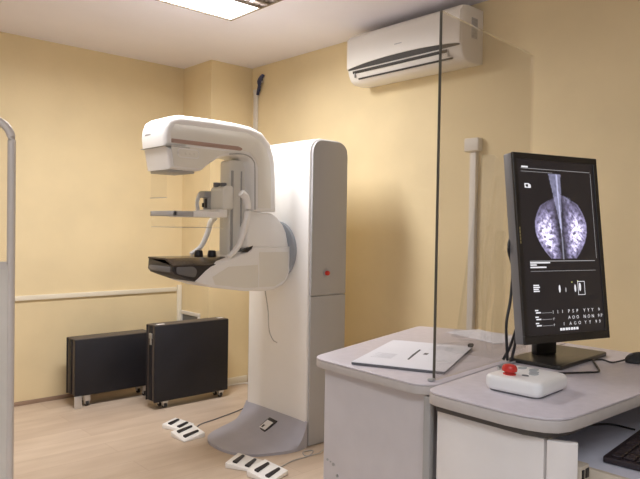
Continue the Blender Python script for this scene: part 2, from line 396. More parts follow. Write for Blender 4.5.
# lower body: shoulder and shell
SH = [(2.262, 1.46), (2.30, 1.440), (2.36, 1.435), (2.432, 1.432), (2.475, 1.405), (2.51, 1.362), (2.532, 1.31), (2.543, 1.222), (2.215, 1.222), (2.225, 1.31), (2.25, 1.40)]
shb = prism(SH, 3.074, 3.366, 'y', .016, 4)
for v in shb.verts: v.co.y = 3.22+(v.co.y-3.22)*(1-.30*max(0, (v.co.z-1.225)/.23)**1.3)
obj('shoulder', shb, 'white', mx)
LB = [(2.552, 1.228), (2.555, 1.15), (2.553, 1.08), (2.535, 1.025), (2.495, .988), (2.43, .965), (2.36, .958), (2.21, .966), (1.99, .998), (1.87, 1.035), (1.93, 1.097), (1.97, 1.124), (2.03, 1.147), (2.125, 1.165), (2.18, 1.188), (2.235, 1.205), (2.262, 1.228)]
ls = obj('lower_shell', prism(LB, 3.072, 3.368, 'y', .014, 3), 'white', mx, label='white lower shell holding the breast support')
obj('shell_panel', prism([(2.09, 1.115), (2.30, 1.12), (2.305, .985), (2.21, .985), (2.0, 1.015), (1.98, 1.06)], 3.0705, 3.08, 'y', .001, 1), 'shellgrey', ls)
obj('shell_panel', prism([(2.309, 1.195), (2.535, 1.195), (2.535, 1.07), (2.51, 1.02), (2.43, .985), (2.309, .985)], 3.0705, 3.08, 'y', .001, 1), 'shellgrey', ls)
obj('notch', prism([(2.17, 1.20), (2.262, 1.235), (2.25, 1.215), (2.22, 1.196)], 3.071, 3.10, 'y'), 'black', ls)
obj('hanging_strap', tube([(2.37, 3.09, .965), (2.372, 3.06, .845), (2.384, 3.06, .722), (2.414, 3.06, .660), (2.446, 3.06, .638)], .003, 6), 'midgrey', mx, label='thin grey dangling cord')
# breast support
BK = [(1.737, 1.158), (2.24, 1.158), (2.24, 1.19), (2.125, 1.16), (2.03, 1.143), (1.965, 1.118), (1.925, 1.09), (1.868, 1.04), (1.80, 1.062), (1.748, 1.082), (1.735, 1.10)]
bsb = prism([(1.737, 1.158), (2.26, 1.158), (2.26, 1.14), (2.03, 1.13), (1.965, 1.105), (1.925, 1.078), (1.872, 1.038), (1.80, 1.062), (1.748, 1.082), (1.733, 1.10)], 3.075, 3.365, 'y', .008, 3)
for v in bsb.verts: v.co.z = min(v.co.z, 1.126+max(0, v.co.y-3.078)/.082*.032)
bk = obj('breast_support', bsb, 'black', mx, label='black breast support table')
obj('top_plate', prism([(3.074, 1.124), (3.074, 1.130), (3.15, 1.164), (3.17, 1.167), (3.362, 1.167), (3.362, 1.157), (3.165, 1.157)], 1.733, 2.25, 'x', .002, 1), 'carbon', bk, label='dark carbon top plate')
obj('grip_panel', prism(rrect(3.10, 1.092, 3.34, 1.122, .01), 1.729, 1.737, 'x', .002, 2), 'slate', bk)
obj('grip_panel', prism(round_poly([(1.752, 1.122), (1.86, 1.122), (1.883, 1.10), (1.872, 1.062), (1.835, 1.066), (1.755, 1.086)], .014), 3.071, 3.08, 'y', .002, 2), 'slate', bk)
for x, y in ((2.03, 3.30), (2.09, 3.25)):
    obj('knob', cyl((x, y, 1.166), (x, y, 1.203), .028, .022, n=20, b=.006), 'black', mx, label='black knob at the back of the breast support')

# ------------------------------------------------------------------ foot pedals
def pedal(c, ang, w, d, zlo, zhi, label, flip=0):
    t = thing('foot_pedal', (c[0], c[1], 0), label, 'foot pedal', 'paired foot pedals on the floor')
    R = Matrix.Translation((c[0], c[1], 0)) @ Matrix.Rotation(rad(ang), 4, 'Z')
    s = new()
    vs = [s.verts.new(p) for p in ((-w/2, -d/2, .001), (w/2, -d/2, .001), (w/2, d/2, .001), (-w/2, d/2, .001),
                                   (-w/2, -d/2, zlo), (w/2, -d/2, zlo+flip), (w/2, d/2, zhi+flip), (-w/2, d/2, zhi))]
    for f in ((0, 3, 2, 1), (4, 5, 6, 7), (0, 1, 5, 4), (1, 2, 6, 5), (2, 3, 7, 6), (3, 0, 4, 7)): s.faces.new([vs[i] for i in f])
    bev(s, s.edges, .006, 2)
    bmesh.ops.transform(s, matrix=R, verts=s.verts)
    obj('housing', s, 'white', t)
    sl = math.atan2(zhi-zlo, d); sx = math.atan2(flip, w)
    for yy in (-.24, .22):
        zz = zlo+(zhi-zlo)*(yy+.5)+flip/2
        Q = R @ Matrix.Translation((0, yy*d, zz)) @ Matrix.Rotation(-sx, 4, 'Y') @ Matrix.Rotation(sl, 4, 'X')
        b = prism(round_poly([(-.34*w, -.012), (-.34*w, .016), (.36*w, .009), (.36*w, -.007)], .006), -.002, .008, 'z', .002, 2)
        bmesh.ops.transform(b, matrix=Q, verts=b.verts)
        obj('treadle', b, 'black', t, label='black pedal bar')
    return t
G = 'paired foot pedals on the floor'
pedal((2.178, 3.768), 28, .160, .150, .008, .032, 'white foot pedal nearest the black cases on the floor')
pedal((2.118, 3.545), 3, .155, .155, .008, .034, 'white foot pedal left of the grey machine base, overlapping a pedal behind it', .024)
pedal((2.115, 2.920), 30, .170, .162, .008, .034, 'white foot pedal touching the front of the grey machine base')
pedal((2.118, 2.715), 13, .155, .165, .008, .034, 'white foot pedal cut by the lower edge of the photo', .018)
tag(obj('pedal_cord', tube([(2.19, 3.58, .012), (2.30, 3.70, .004), (2.45, 3.74, .004), (2.66, 3.80, .004), (2.80, 3.85, .004)], .004, 6), 'slate'), 'thin dark cord on the floor between left pedals and machine', 'cord')
tag(obj('pedal_cord', tube([(2.16, 2.72, .010), (2.25, 2.76, .004), (2.36, 2.79, .004), (2.48, 2.79, .004), (2.56, 2.84, .004), (2.50, 2.86, .004), (2.47, 2.80, .004), (2.55, 2.775, .009), (2.66, 2.83, .004), (2.76, 2.85, .004), (2.86, 2.84, .004)], .003, 6), 'midgrey'), 'looping grey cord on the floor right of the machine base', 'cord')

# ------------------------------------------------------------------ black wheeled cases
def caster(c, t, zt, plate='chrome'):
    s = new()
    add_box(s, (c[0]-.022, c[1]-.022, .040), (c[0]+.022, c[1]+.022, zt+.006), .003)
    add_box(s, (c[0]-.018, c[1]-.016, .018), (c[0]-.013, c[1]+.016, .042), .002)
    add_box(s, (c[0]+.013, c[1]-.016, .018), (c[0]+.018, c[1]+.016, .042), .002)
    k = obj('caster', s, plate, t)
    obj('wheel', cyl((c[0]-.011, c[1], .0215), (c[0]+.011, c[1], .0215), .021, n=20, b=.003), 'rubber', k)
def case(x0, y0, x1, y1, z0, z1, label):
    t = thing('equipment_case', ((x0+x1)/2, (y0+y1)/2, 0), label, 'case', 'black wheeled cases by the back wall')
    obj('body', box((x0+.006, y0+.012, z0+.004), (x1-.006, y1-.012, z1-.006), .004), 'caseedge', t)
    obj('front_panel', box((x0, y0, z0), (x1, y0+.014, z1-.004), .003), 'case', t, label='black front panel')
    obj('back_panel', box((x0, y1-.014, z0), (x1, y1, z1-.004), .003), 'case', t)
    obj('top_panel', box((x0+.001, y0+.006, z1-.008), (x1-.001, y1-.006, z1), .003), 'caseedge', t)
    obj('side_batten', box((x0-.002, (y0+y1)/2-.02, z0+.01), (x0+.008, (y0+y1)/2+.02, z1-.01), .002), 'case', t)
    for cx in (x0+.10, x1-.05):
        for cy in (y0+.032, y1-.032): caster((cx, cy), t, z0)
    return t
cl = case(1.806, 4.600, 2.42, 4.770, .085, .504, 'lower black wheeled case near the back wall, partly hidden on its right')
lf = obj('foot_bracket', box((1.800, 4.586, .0005), (1.855, 4.5995, .090), .003), 'chrome', cl, label='grey metal foot at the front corner')
cr = case(2.222, 4.19, 2.858, 4.325, .058, .62, 'taller black wheeled case in front of the boxed corner')
lt = obj('latch', add_box(box((2.210, 4.225, .52), (2.222, 4.26, .56), .002), (2.212, 4.232, .475), (2.221, 4.253, .52), .002), 'chrome', cr, label='metal latch')
obj('top_sticker', box((2.26, 4.22, .6198), (2.32, 4.25, .6208)), 'label', cr)
obj('top_sticker', box((2.80, 4.25, .6198), (2.85, 4.28, .6208)), 'label', cr)

# wall vent on the side of the boxing
wv = thing('wall_vent', (2.86, 4.75, .5), 'small grey framed wall hatch behind the taller black case', 'vent')
vf = new()
for lo, hi in (((4.62, .58), (4.92, .61)), ((4.62, .36), (4.92, .38)), ((4.62, .38), (4.64, .58)), ((4.90, .38), (4.92, .58))):
    add_box(vf, (2.849, lo[0], lo[1]), (2.866, hi[0], hi[1]), .002)
obj('frame', vf, 'trunk', wv)
obj('hatch', box((2.860, 4.64, .38), (2.866, 4.90, .58)), 'slate', wv)
# floor cable by the boxing
tag(obj('floor_cable', tube([(2.93, 4.462, .07), (2.95, 4.45, .012), (3.05, 4.455, .008), (3.15, 4.45, .008), (3.24, 4.40, .008), (3.25, 4.2, .008)], .007, 8), 'trunk'), 'pale cable along the skirting behind the machine', 'cable')

# ------------------------------------------------------------------ corner trunking with blue cables
tr = thing('cable_trunking', (3.266, 4.425, 0), 'narrow white trunking up the corner beside the blue cables', 'trunking')
obj('channel', box((3.254, 4.405, .062), (3.279, 4.445, 2.50), .003), 'trunk', tr)
obj('cap', box((3.25, 4.402, 2.49), (3.279, 4.448, 2.515), .003), 'trunk', tr)
bc = thing('cable_bundle', (3.27, 4.35, 2.47), 'dark blue cable bundle hanging at the top of the corner', 'cables')
for k, (a, b) in enumerate((((4.40, 2.47), (4.355, 2.60)), ((4.385, 2.50), (4.335, 2.63)), ((4.375, 2.53), (4.36, 2.62)))):
    obj('cable', tube([(3.266, a[0], a[1]), (3.255-.006*k, (a[0]+b[0])/2-.01, (a[1]+b[1])/2), (3.27, b[0], b[1])], .013, 8), 'bluecable', bc)
obj('clip', box((3.245, 4.34, 2.565), (3.279, 4.385, 2.58), .004), 'label', bc)

# ------------------------------------------------------------------ air conditioner
ac = thing('air_conditioner', (3.2, 2.67, 2.32), 'white wall air conditioner high on the right wall', 'air conditioner')
y0, y1 = 2.182, 3.105
AP = [(3.279, 2.335), (3.279, 2.655), (3.12, 2.655), (3.075, 2.645), (3.058, 2.62), (3.056, 2.43), (3.066, 2.385), (3.088, 2.345), (3.125, 2.325), (3.20, 2.322)]
obj('housing', prism([(p[0], p[1]) for p in AP], y0, y1, 'y', .010, 3), 'ac', ac)
def zl(y):
    t = max(0, min(1, (y-y0)/(y1-y0))); return 2.418+.030*(4*t*(1-t))**.8
fp_y = [y0+.004+(y1-y0-.008)*i/24 for i in range(25)]
fp = [(y, zl(y)) for y in fp_y] + [(fp_y[-1], 2.62), (fp_y[0], 2.62)]
obj('front_panel', prism(fp, 3.046, 3.060, 'x', .002, 1), 'ac', ac)
obj('air_gap', box((3.0525, y0+.012, 2.412), (3.058, y1-.012, 2.45)), 'acgap', ac, label='dark crescent gap under the front panel')
sm = Matrix.Translation((3.063, 0, 2.394)) @ Matrix.Rotation(rad(14), 4, 'Y')
obj('outlet_slot', box((-.006, y0+.10, -.009), (.006, y1-.05, .009), .002, 2, Matrix.Translation((3.063, 0, 2.395)) @ Matrix.Rotation(rad(-14), 4, 'Y')), 'acgap', ac)
obj('outlet_slot', box((-.006, y0+.075, -.005), (.006, y1-.085, .005), .002, 2, Matrix.Translation((3.082, 0, 2.352)) @ Matrix.Rotation(rad(-32), 4, 'Y')), 'acgap', ac)
for yy in (y0+.09, y1-.07):
    obj('louver_hinge', box((3.058, yy, 2.36), (3.075, yy+.008, 2.40), .002), 'midgrey', ac)
gv = obj('end_grille', box((3.155, y0-.002, 2.47), (3.215, y0+.004, 2.59), .002), 'panelgrey', ac)
gb = new()
for k in range(6): add_box(gb, (3.16, y0-.0035, 2.478+.019*k), (3.21, y0-.001, 2.486+.019*k))
obj('grille_slot', gb, 'midgrey', gv)
lgm = new()
for k in range(5): add_box(lgm, (3.0452, 2.62+.012*k, 2.505), (3.0464, 2.629+.012*k, 2.511))
obj('maker_mark', lgm, 'panelgrey', ac)

# trunking with box on the right wall
t2 = thing('wall_trunking', (3.26, 2.25, 0), 'white square junction box with trunking running down the yellow wall', 'trunking')
obj('channel', box((3.250, 2.198, .062), (3.279, 2.241, 1.84), .003), 'trunk', t2)
obj('junction_box', box((3.230, 2.170, 1.820), (3.279, 2.271, 1.900), .008, 3), 'trunk', t2)

# ------------------------------------------------------------------ side desk (left of the glass)
ZT = .92
sd = thing('side_desk', (1.85, 1.35, 0), 'grey desk carrying the white papers, left of the glass screen', 'desk')
TP = round_poly([(1.388, 1.118), (1.405, 1.575), (2.235, 1.79), (2.365, 1.46), (2.365, 1.174), (1.43, 1.079)], [.03, .06, .03, .03, 0, .01], 6)
obj('top', prism(TP, ZT-.005, ZT, 'z', .002, 2), 'desktop', sd)
obj('edge_band', prism(TP, ZT-.030, ZT-.0052, 'z', .003, 2), 'deskedge', sd, label='grey edge of the desk top')
obj('body', prism([(1.43, 1.112), (1.432, 1.535), (2.20, 1.735), (2.32, 1.44), (2.32, 1.19)], .0, ZT-.0315, 'z', .004, 2), 'deskbody', sd)
for y_, z_, r_ in ((1.515, .588, .005), (1.487, .580, .0065), (1.468, .548, .006), (1.50, .585, .003), (1.44, .535, .003)):
    obj('screw_hole', cyl((1.4312, y_, z_), (1.4285, y_, z_), r_*.8, n=10), 'midgrey', sd, label='small dark screw hole')
obj('corner_post', box((1.41, 1.084, .0), (1.4295, 1.108, ZT-.034), .003), 'midgrey', sd)

# paper on clipboard
ang = rad(24)
PM = Matrix.Translation((1.69, 1.365, ZT)) @ Matrix.Rotation(ang, 4, 'Z')
cb = thing('clipboard', (1.697, 1.388, ZT), 'dark folder with a white printed sheet on the side desk', 'folder')
obj('board', prism(rrect(-.225, -.148, .222, .148, .006), .0005, .008, 'z', .001, 1, PM), 'slate', cb)
sheet = obj('sheet', box((-.224, -.149, .0082), (.220, .146, .0098), 0, 1, PM), 'paper', cb, label='white printed sheet')
pr = new()
QM = PM @ Matrix.Translation((0, 0, .0103)) @ Matrix.Rotation(rad(90), 4, 'Z')
for k in range(8):
    add_box(pr, (.035-.014*k, -.02, 0), (.044-.014*k, .045-.03*(k % 3)*.3, .0004), 0, 1, PM @ Matrix.Translation((0.02, 0, .0099)) @ Matrix.Rotation(rad(35), 4, 'Z'))
obj('printed_mark', prism([(-.10, -.004), (.08, -.003), (.085, .004), (-.02, .005), (-.098, .002)], .0099, .0103, 'z', 0, 1, PM @ Matrix.Translation((-.01, 0, 0)) @ Matrix.Rotation(rad(2), 4, 'Z')), 'ink', sheet)
pr.free()
obj('printed_mark', box((-.005, -.040, .0099), (.022, -.026, .0103), 0, 1, PM), 'ink', sheet)
ln = new()
for k in range(7):
    add_box(ln, (-.12+.012*k, .05, .0099), (-.116+.012*k, .12-.02*(k % 2), .0102), 0, 1, PM)
for k in range(6):
    add_box(ln, (.10+.012*k, -.10, .0099), (.103+.012*k, -.02-.015*(k % 2), .0102), 0, 1, PM)
obj('printed_line', ln, 'inkgrey', sheet)
obj('clip', box((.205, -.152, .009), (.235, -.135, .020), .003, 2, PM), 'rubber', cb, label='black clip at the right corner')

# loose printed sheet at the back of the desk
ls2 = thing('printed_sheet', (2.235, 1.44, ZT), 'white sheet of printed lines at the back edge beside the monitor cables', 'paper')
LM = Matrix.Translation((2.245, 1.445, ZT)) @ Matrix.Rotation(rad(76), 4, 'Z')
obj('page', box((-.148, -.085, .0004), (.148, .095, .0016), 0, 1, LM), 'paper', ls2)
l2 = new()
for k in range(8):
    add_box(l2, (-.12, -.065+.018*k, .0016), (.06-.03*(k % 3), -.0625+.018*k, .0019), 0, 1, LM)
obj('printed_line', l2, 'inkgrey', ls2)

# ------------------------------------------------------------------ glass screen
gs = thing('glass_screen', (1.73, 1.14, ZT), 'clear upright glass screen standing between the two desks', 'screen')
GM = Matrix.Translation((1.460, 1.1125, ZT)) @ Matrix.Rotation(math.atan2(.047, .55), 4, 'Z')
obj('pane', box((.0035, -.004, .0005), (.60, .004, 1.045), 0, 1, GM), 'pane', gs, label='clear glass pane')
obj('edge_strip', box((-.0005, -.0042, .0005), (.003, .0042, 1.045), .001, 1, GM), 'paneedge', gs, label='dark polished front edge')
obj('top_edge', box((.003, -.004, 1.0452), (.60, .004, 1.0458), 0, 1, GM), 'pane', gs)
obj('clamp', box((-.022, -.008, .0005), (-.003, .008, .009), .003, 2, GM), 'midgrey', gs)

# ------------------------------------------------------------------ workstation desk (right of the glass)
wd = thing('workstation_desk', (1.85, .88, 0), 'grey workstation desk with rounded corner under the monitor', 'desk')
WT = [(2.365, 1.168), (1.42, 1.072), (1.385, 1.066), (1.364, 1.052), (1.355, 1.03), (1.352, .95), (1.350, .82), (1.358, .765), (1.372, .727), (1.395, .702), (1.43, .690), (1.52, .684), (1.70, .678), (2.0, .668), (2.365, .655)]
obj('top', prism(WT, ZT-.006, ZT, 'z', .0025, 2), 'desktop', wd)
obj('edge_band', prism(WT, ZT-.036, ZT-.0062, 'z', .004, 2), 'deskedge', wd, label='thick grey edge of the desk top')
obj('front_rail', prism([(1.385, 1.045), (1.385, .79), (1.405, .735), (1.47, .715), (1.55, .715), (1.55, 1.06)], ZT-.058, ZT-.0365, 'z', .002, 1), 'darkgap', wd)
obj('front_door', prism([(1.405, 1.055), (1.397, 1.0), (1.394, .91), (1.397, .82), (1.405, .745), (1.425, .745), (1.425, 1.055)], .06, ZT-.060, 'z', .003, 2), 'door', wd, label='beige front door')
obj('corner_panel', prism([(1.405, .737), (1.409, .713), (1.419, .692), (1.436, .677), (1.446, .682), (1.433, .706), (1.425, .737)], .06, ZT-.060, 'z', .002, 1), 'door', wd, label='narrow curved corner panel')
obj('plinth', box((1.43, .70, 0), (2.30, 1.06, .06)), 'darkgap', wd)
obj('side_wall', box((1.43, .745, .06), (1.45, 1.055, ZT-.060)), 'deskbody', wd)
obj('side_wall', box((2.30, .68, .0), (2.325, 1.065, ZT-.0365)), 'deskbody', wd)
obj('back_wall', box((1.45, 1.062, .06), (2.30, 1.074, ZT-.060)), 'deskbody', wd)
tray = obj('keyboard_tray', box((1.515, .50, .762), (2.295, 1.06, .785), .004), 'tray', wd, label='blue grey keyboard tray')
obj('tray_edge', box((1.498, .50, .752), (1.514, .80, .786), .003), 'cream', tray)
pp = obj('computer_back', box((1.452, .676, .40), (1.496, .80, .800), .004), 'cream', wd, label='cream panel with black sockets')
for k in range(3):
    for xa, xb in ((1.456, 1.466), (1.474, 1.490)):
        obj('socket', box((xa, .6735, .770-.030*k), (xb, .6765, .792-.030*k), .001), 'black', pp)

# ------------------------------------------------------------------ monitor
mo = thing('monitor', (2.08, 1.08, ZT), 'tall black portrait monitor showing a mammogram on the workstation desk', 'monitor')
B0 = Matrix.Translation((2.05, 1.040, ZT)) @ Matrix.Rotation(rad(2), 4, 'Z')
obj('base', prism(rrect(-.18, -.090, .18, .090, .012), .0005, .014, 'z', .003, 2, B0), 'standblack', mo)
FW, FH, TH = .378, .61, .045
D0 = Matrix.Translation((1.991, 1.006, 1.299)) @ Matrix.Rotation(rad(-16), 4, 'Z') @ Matrix.Rotation(rad(-7), 4, 'X')
obj('neck', box((-.045, .075, .012), (.045, .105, .36), .006, 2, Matrix.Translation((2.00, 0.995, ZT)) @ Matrix.Rotation(rad(-16), 4, 'Z')), 'standblack', mo)
obj('hinge', box((-.05, .04, -.06), (.05, .09, .06), .006, 2, D0), 'standblack', mo)
sh = obj('back_shell', add_box(box((-FW/2, .008, -FH/2), (FW/2, TH, FH/2), .005, 2, D0), (-FW/2+.05, TH, -FH/2+.06), (FW/2-.05, TH+.02, FH/2-.06), .01, 2, D0), 'monside', mo, label='grey side and back shell')
# bezel ring
bz = new()
iw, ih = .018, .020
for lo, hi in (((-FW/2, FH/2-ih), (FW/2, FH/2)), ((-FW/2, -FH/2), (FW/2, -FH/2+ih+.006)), ((-FW/2, -FH/2+ih+.006), (-FW/2+iw, FH/2-ih)), ((FW/2-iw, -FH/2+ih+.006), (FW/2, FH/2-ih))):
    add_box(bz, (lo[0], 0, lo[1]), (hi[0], .010, hi[1]), .0012, 1, D0)
obj('bezel', bz, 'monblack', mo, label='black bezel')
mkx = new()
for k in range(5): add_box(mkx, (-FW/2+.007, -.0006, .055-.011*k), (-FW/2+.011, .001, .064-.011*k), 0, 1, D0)
obj('maker_mark', mkx, 'gold', mo)
# screen with the image as glowing points
SW, SHh = FW-2*iw, FH-2*ih-.006
def scr_value(u, v):
    """u right 0..1, v down 0..1 -> rgb emission of the displayed x-ray"""
    base = Vector((.012, .010, .012))
    if not (.075 < v < .575): return base
    out = base.copy()
    xm = .492 + .05*(v-.08)           # the meeting line of the two views
    P3 = Vector((u*9, v*16, 0)); n1 = noise.fractal(P3*2.9, .9, 2.1, 5); n2 = abs(noise.fractal(P3*2.3+Vector((7, 3, 1)), .8, 2.0, 5))
    ridge = max(0, 1-3.2*n2)
    for sgn in (-1, 1):
        d = (u-xm)*sgn                # distance into this half
        if d < 0: continue
        # breast outline
        vc, hh = (.425, .165); wmax = .345 if sgn > 0 else .335
        top = .19 if sgn > 0 else .205
        if top < v < .572:
            t = (v-top)/(.572-top)
            w = wmax*math.sin(PI*(.14+.70*t))*min(1, (t/.16)**.6)
            if d < w:
                e = d/w
                skin = max(0, 1-abs(e-.97)/.05)*.16
                core = math.exp(-((e-.60)/.30)**2)*math.exp(-((t-.62)/.30)**2)
                tex = max(0, core*(.40+.9*n1) + core*ridge*.55)
                veil = .09*max(0, min(1, (e-.10)/.25))*(1-e*.4)
                s = tex*1.75 + veil*1.3 + skin*1.4
                out += Vector((s*.78+max(0, s-.55)*.5, s*.70+max(0, s-.55)*.5, s*1.18))
        # pectoral muscle wedge
        wv = (.105 if sgn < 0 else .055)*max(0, 1-(v-.075)/(.34 if sgn < 0 else .40))
        if d < wv:
            s = .34+.12*n1 + (.15 if d < .012 else 0)
            out += Vector((s*.62, s*.62, s*.95))
        if d < .008 and v < .575: out += Vector((.25, .25, .33))
    # axillary node on the right
    q = ((u-.60)/.07)**2 + ((v-.225)/.022)**2
    if q < 1: out += Vector((.30, .30, .45))*(max(0, 1-q)*max(0, .4+1.4*n1))
    return out
nx_, nz_ = 110, 190
sb = new(); lay = sb.verts.layers.float_color.new('shown')
grid = []
for j in range(nz_+1):
    row = []
    for i in range(nx_+1):
        u, v = i/nx_, j/nz_
        p = D0 @ Vector((-SW/2+u*SW, .0035, (FH/2-ih)-v*SHh))
        vert = sb.verts.new(p); c = scr_value(u, v); vert[lay] = (c.x, c.y, c.z, 1); row.append(vert)
    grid.append(row)
for a, b in zip(grid, grid[1:]):
    for i in range(nx_): sb.faces.new((a[i], a[i+1], b[i+1], b[i]))
sm_ = bpy.data.materials.new('screen_image'); sm_.use_nodes = True
nt = sm_.node_tree; pb = nt.nodes['Principled BSDF']; pb.inputs['Base Color'].default_value = (.012, .010, .010, 1); pb.inputs['Roughness'].default_value = .35
at = nt.nodes.new('ShaderNodeAttribute'); at.attribute_name = 'shown'
nt.links.new(at.outputs['Color'], pb.inputs['Emission Color']); pb.inputs['Emission Strength'].default_value = 1.0
scr = obj('screen', sb, sm_, mo, label='screen with two breast x-ray views')
def uv(u, v): return (-SW/2+u*SW, (FH/2-ih)-v*SHh)
def sbar(bm, u0, v0, u1, v1):
    x0, z0 = uv(u0, v1); x1, z1 = uv(u1, v0); add_box(bm, (x0, .0026, z0), (x1, .0030, z1), 0, 1, D0)
g1, g2, g3 = new(), new(), new()
sbar(g2, .04, .052, .95, .0545); sbar(g2, .04, .070, .44, .072); sbar(g1, .05, .040, .13, .049)
sbar(g2, .08, .583, .93, .587); sbar(g2, .08, .641, .93, .643); sbar(g2, .955, .06, .958, .57)
sbar(g1, .08, .590, .33, .598); sbar(g1, .08, .603, .16, .610); sbar(g1, .08, .616, .28, .624)
for k, w in enumerate((.07, .08, .065, .075)): sbar(g1, .10, .718+.011*k, .10+w, .725+.011*k)
TXM = lambda u, v: D0 @ Matrix.Translation((uv(u, v)[0], .0028, uv(u, v)[1])) @ Matrix.Rotation(rad(90), 4, 'X')
# thumbnails
for u0, v0, w, h in ((.43, .745, .022, .045), (.51, .752, .016, .028), (.635, .745, .022, .045), (.70, .738, .026, .05)):
    pts = [(uv(u0+w*math.cos(a)*.5, v0+h*math.sin(a)*.5)) for a in [2*PI*k/10 for k in range(10)]]
    add_prism(g2 if h < .03 else g1, pts, .0026, .0030, 'y', 0, 1, D0)
for a, b in (((.672, .705), (.765, .708)), ((.672, .782), (.765, .785)), ((.672, .705), (.677, .785)), ((.760, .705), (.765, .785))): sbar(g1, *a, *b)
g4 = new(); sbar(g3, .590, .706, .602, .712); sbar(g4, .668, .700, .680, .705)
obj('screen_marker', g4, 'scryellow', scr)
for r_, (v0, wt) in enumerate(((.858, .20), (.895, .20), (.930, .16))):
    sbar(g1, .10, v0, .14, v0+.007); sbar(g1, .11, v0+.013, .17, v0+.020); sbar(g2, .18, v0+.018, .31, v0+.020)
for v, items in ((.884, ((.325, 'I'), (.385, 'I'), (.445, 'I'), (.53, 'P'), (.585, 'S'), (.64, 'P'), (.735, 'Y'), (.79, 'Y'), (.845, 'Y'), (.935, '9'))),
                 (.920, ((.33, 'r'), (.53, 'A'), (.585, 'O'), (.64, 'O'), (.735, 'N'), (.79, 'O'), (.845, 'N'), (.925, '9'), (.965, 'P'))),
                 (.954, ((.33, 'r'), (.455, 'I'), (.54, 'A'), (.60, 'G'), (.66, 'O'), (.74, 'Y'), (.80, 'Y'), (.885, '9'), (.935, '9')))):
    gr = new()
    for u, ch in items: text_into(gr, ch, .0155, TXM(u, v), 'CENTER')
    obj('screen_writing', gr, 'scrwhite', scr)
for k in range(7): sbar(g1, .40+.035*k, .968, .428+.035*k-(.004 if k % 2 else 0), .982)
obj('screen_writing', g1, 'scrwhite', scr)
obj('screen_line', g2, 'scrgrey', scr)
obj('screen_marker', g3, 'scryellow', scr)
ic_ = new(); sbar(ic_, .075, .140, .135, .146); sbar(ic_, .075, .160, .15, .166); sbar(ic_, .075, .146, .088, .160); sbar(ic_, .12, .146, .15, .160)
obj('screen_icon', ic_, 'scrwhite', scr)
# cables down the back left side
for k, pts in enumerate(([(1.87, 1.10, 1.36), (1.842, 1.10, 1.346), (1.818, 1.10, 1.295), (1.842, 1.10, 1.24), (1.862, 1.11, 1.20), (1.852, 1.11, 1.12), (1.832, 1.11, 1.05), (1.838, 1.11, .97), (1.86, 1.12, .927)],
                         [(1.90, 1.08, 1.30), (1.868, 1.09, 1.24), (1.850, 1.09, 1.16), (1.868, 1.09, 1.08), (1.858, 1.09, 1.0), (1.85, 1.10, .93)],
                         [(1.93, 1.10, 1.10), (1.895, 1.11, 1.03), (1.875, 1.12, .97), (1.85, 1.13, .927)])):
    obj('cable', tube(pts, .0048, 8), 'black', mo)

# ------------------------------------------------------------------ control box
cx = thing('control_box', (1.573, .885, ZT), 'white control box with a red button in front of the monitor', 'control box')
CM = Matrix.Translation((1.580, .892, ZT)) @ Matrix.Rotation(rad(3), 4, 'Z') @ Matrix.Diagonal((.78, .92, 1, 1))
CMM = lambda x, y: CM @ Matrix.Translation((x, y, .042))
s = prism(rrect(-.115, -.088, .115, .088, .030, 8), .004, .043, 'z', .012, 4)
bmesh.ops.transform(s, matrix=CM, verts=s.verts)
obj('housing', s, 'white', cx)
obj('foot_plate', prism(rrect(-.105, -.078, .105, .078, .026, 6), .0005, .006, 'z', 0, 1, CM), 'slate', cx)
rb = obj('red_button_collar', merge(new(), cyl((0, 0, 0), (0, 0, .004), .019, n=24), CMM(-.056, .030)), 'red', cx)
bb = new(); add_cyl(bb, (0, 0, .005), (0, 0, .010), .015, n=20); add_cyl(bb, (0, 0, .008), (0, 0, .028), .025, .020, n=24, b=.008)
obj('red_button', merge(new(), bb, CMM(-.056, .030)), 'red', cx, label='red mushroom button')
for x, y, a, b, m_ in ((-.012, .058, .016, .008, 'greenlight'), (.028, .062, .018, .010, 'greybutton'), (.072, .008, .020, .009, 'greybutton'), (.035, -.008, .016, .010, 'greybutton'), (.008, -.018, .016, .010, 'greybutton'), (-.034, -.010, .008, .008, 'slate'), (.072, .045, .018, .009, 'greybutton')):
    e = prism([(1.25*a*math.cos(t), 1.35*b*math.sin(t)) for t in [2*PI*k/20 for k in range(20)]], .0, .0025, 'z', .0006, 1)
    obj('push_button', merge(new(), e, CMM(x, y)), m_, cx)
tag(obj('control_cable', tube([(1.600, .985, .942), (1.66, 1.02, .93), (1.75, 1.085, .925), (1.815, 1.095, .924), (1.86, 1.094, .924)], .004, 8), 'panelgrey'), 'thin pale cable behind the white control box', 'cable')

# mouse and its cable
ms = thing('mouse', (2.215, .862, ZT), 'black mouse right of the monitor at the desk edge', 'mouse')
s = new(); bmesh.ops.create_uvsphere(s, u_segments=24, v_segments=14, radius=1)
for v in s.verts:
    v.co = Vector((v.co.x*.058*(1-.10*v.co.y), v.co.y*.033, max(v.co.z, -.25)*.026+.0075))
MM = Matrix.Translation((2.215, .842, ZT)) @ Matrix.Rotation(rad(-22), 4, 'Z')
bmesh.ops.transform(s, matrix=MM, verts=s.verts)
obj('shell', s, 'rubber', ms, angle=60)
obj('wheel', merge(new(), cyl((-.035, -.004, .024), (-.035, .004, .024), .007, n=14), MM), 'slate', ms)
obj('cable', tube([(2.172, .872, .928), (2.115, .890, .924), (2.135, .930, .924), (2.10, .945, .924), (2.03, .905, .924), (1.945, .858, .924), (1.90, .876, .924), (1.84, .912, .924), (1.80, .935, .924)], .003, 8), 'black', ms)

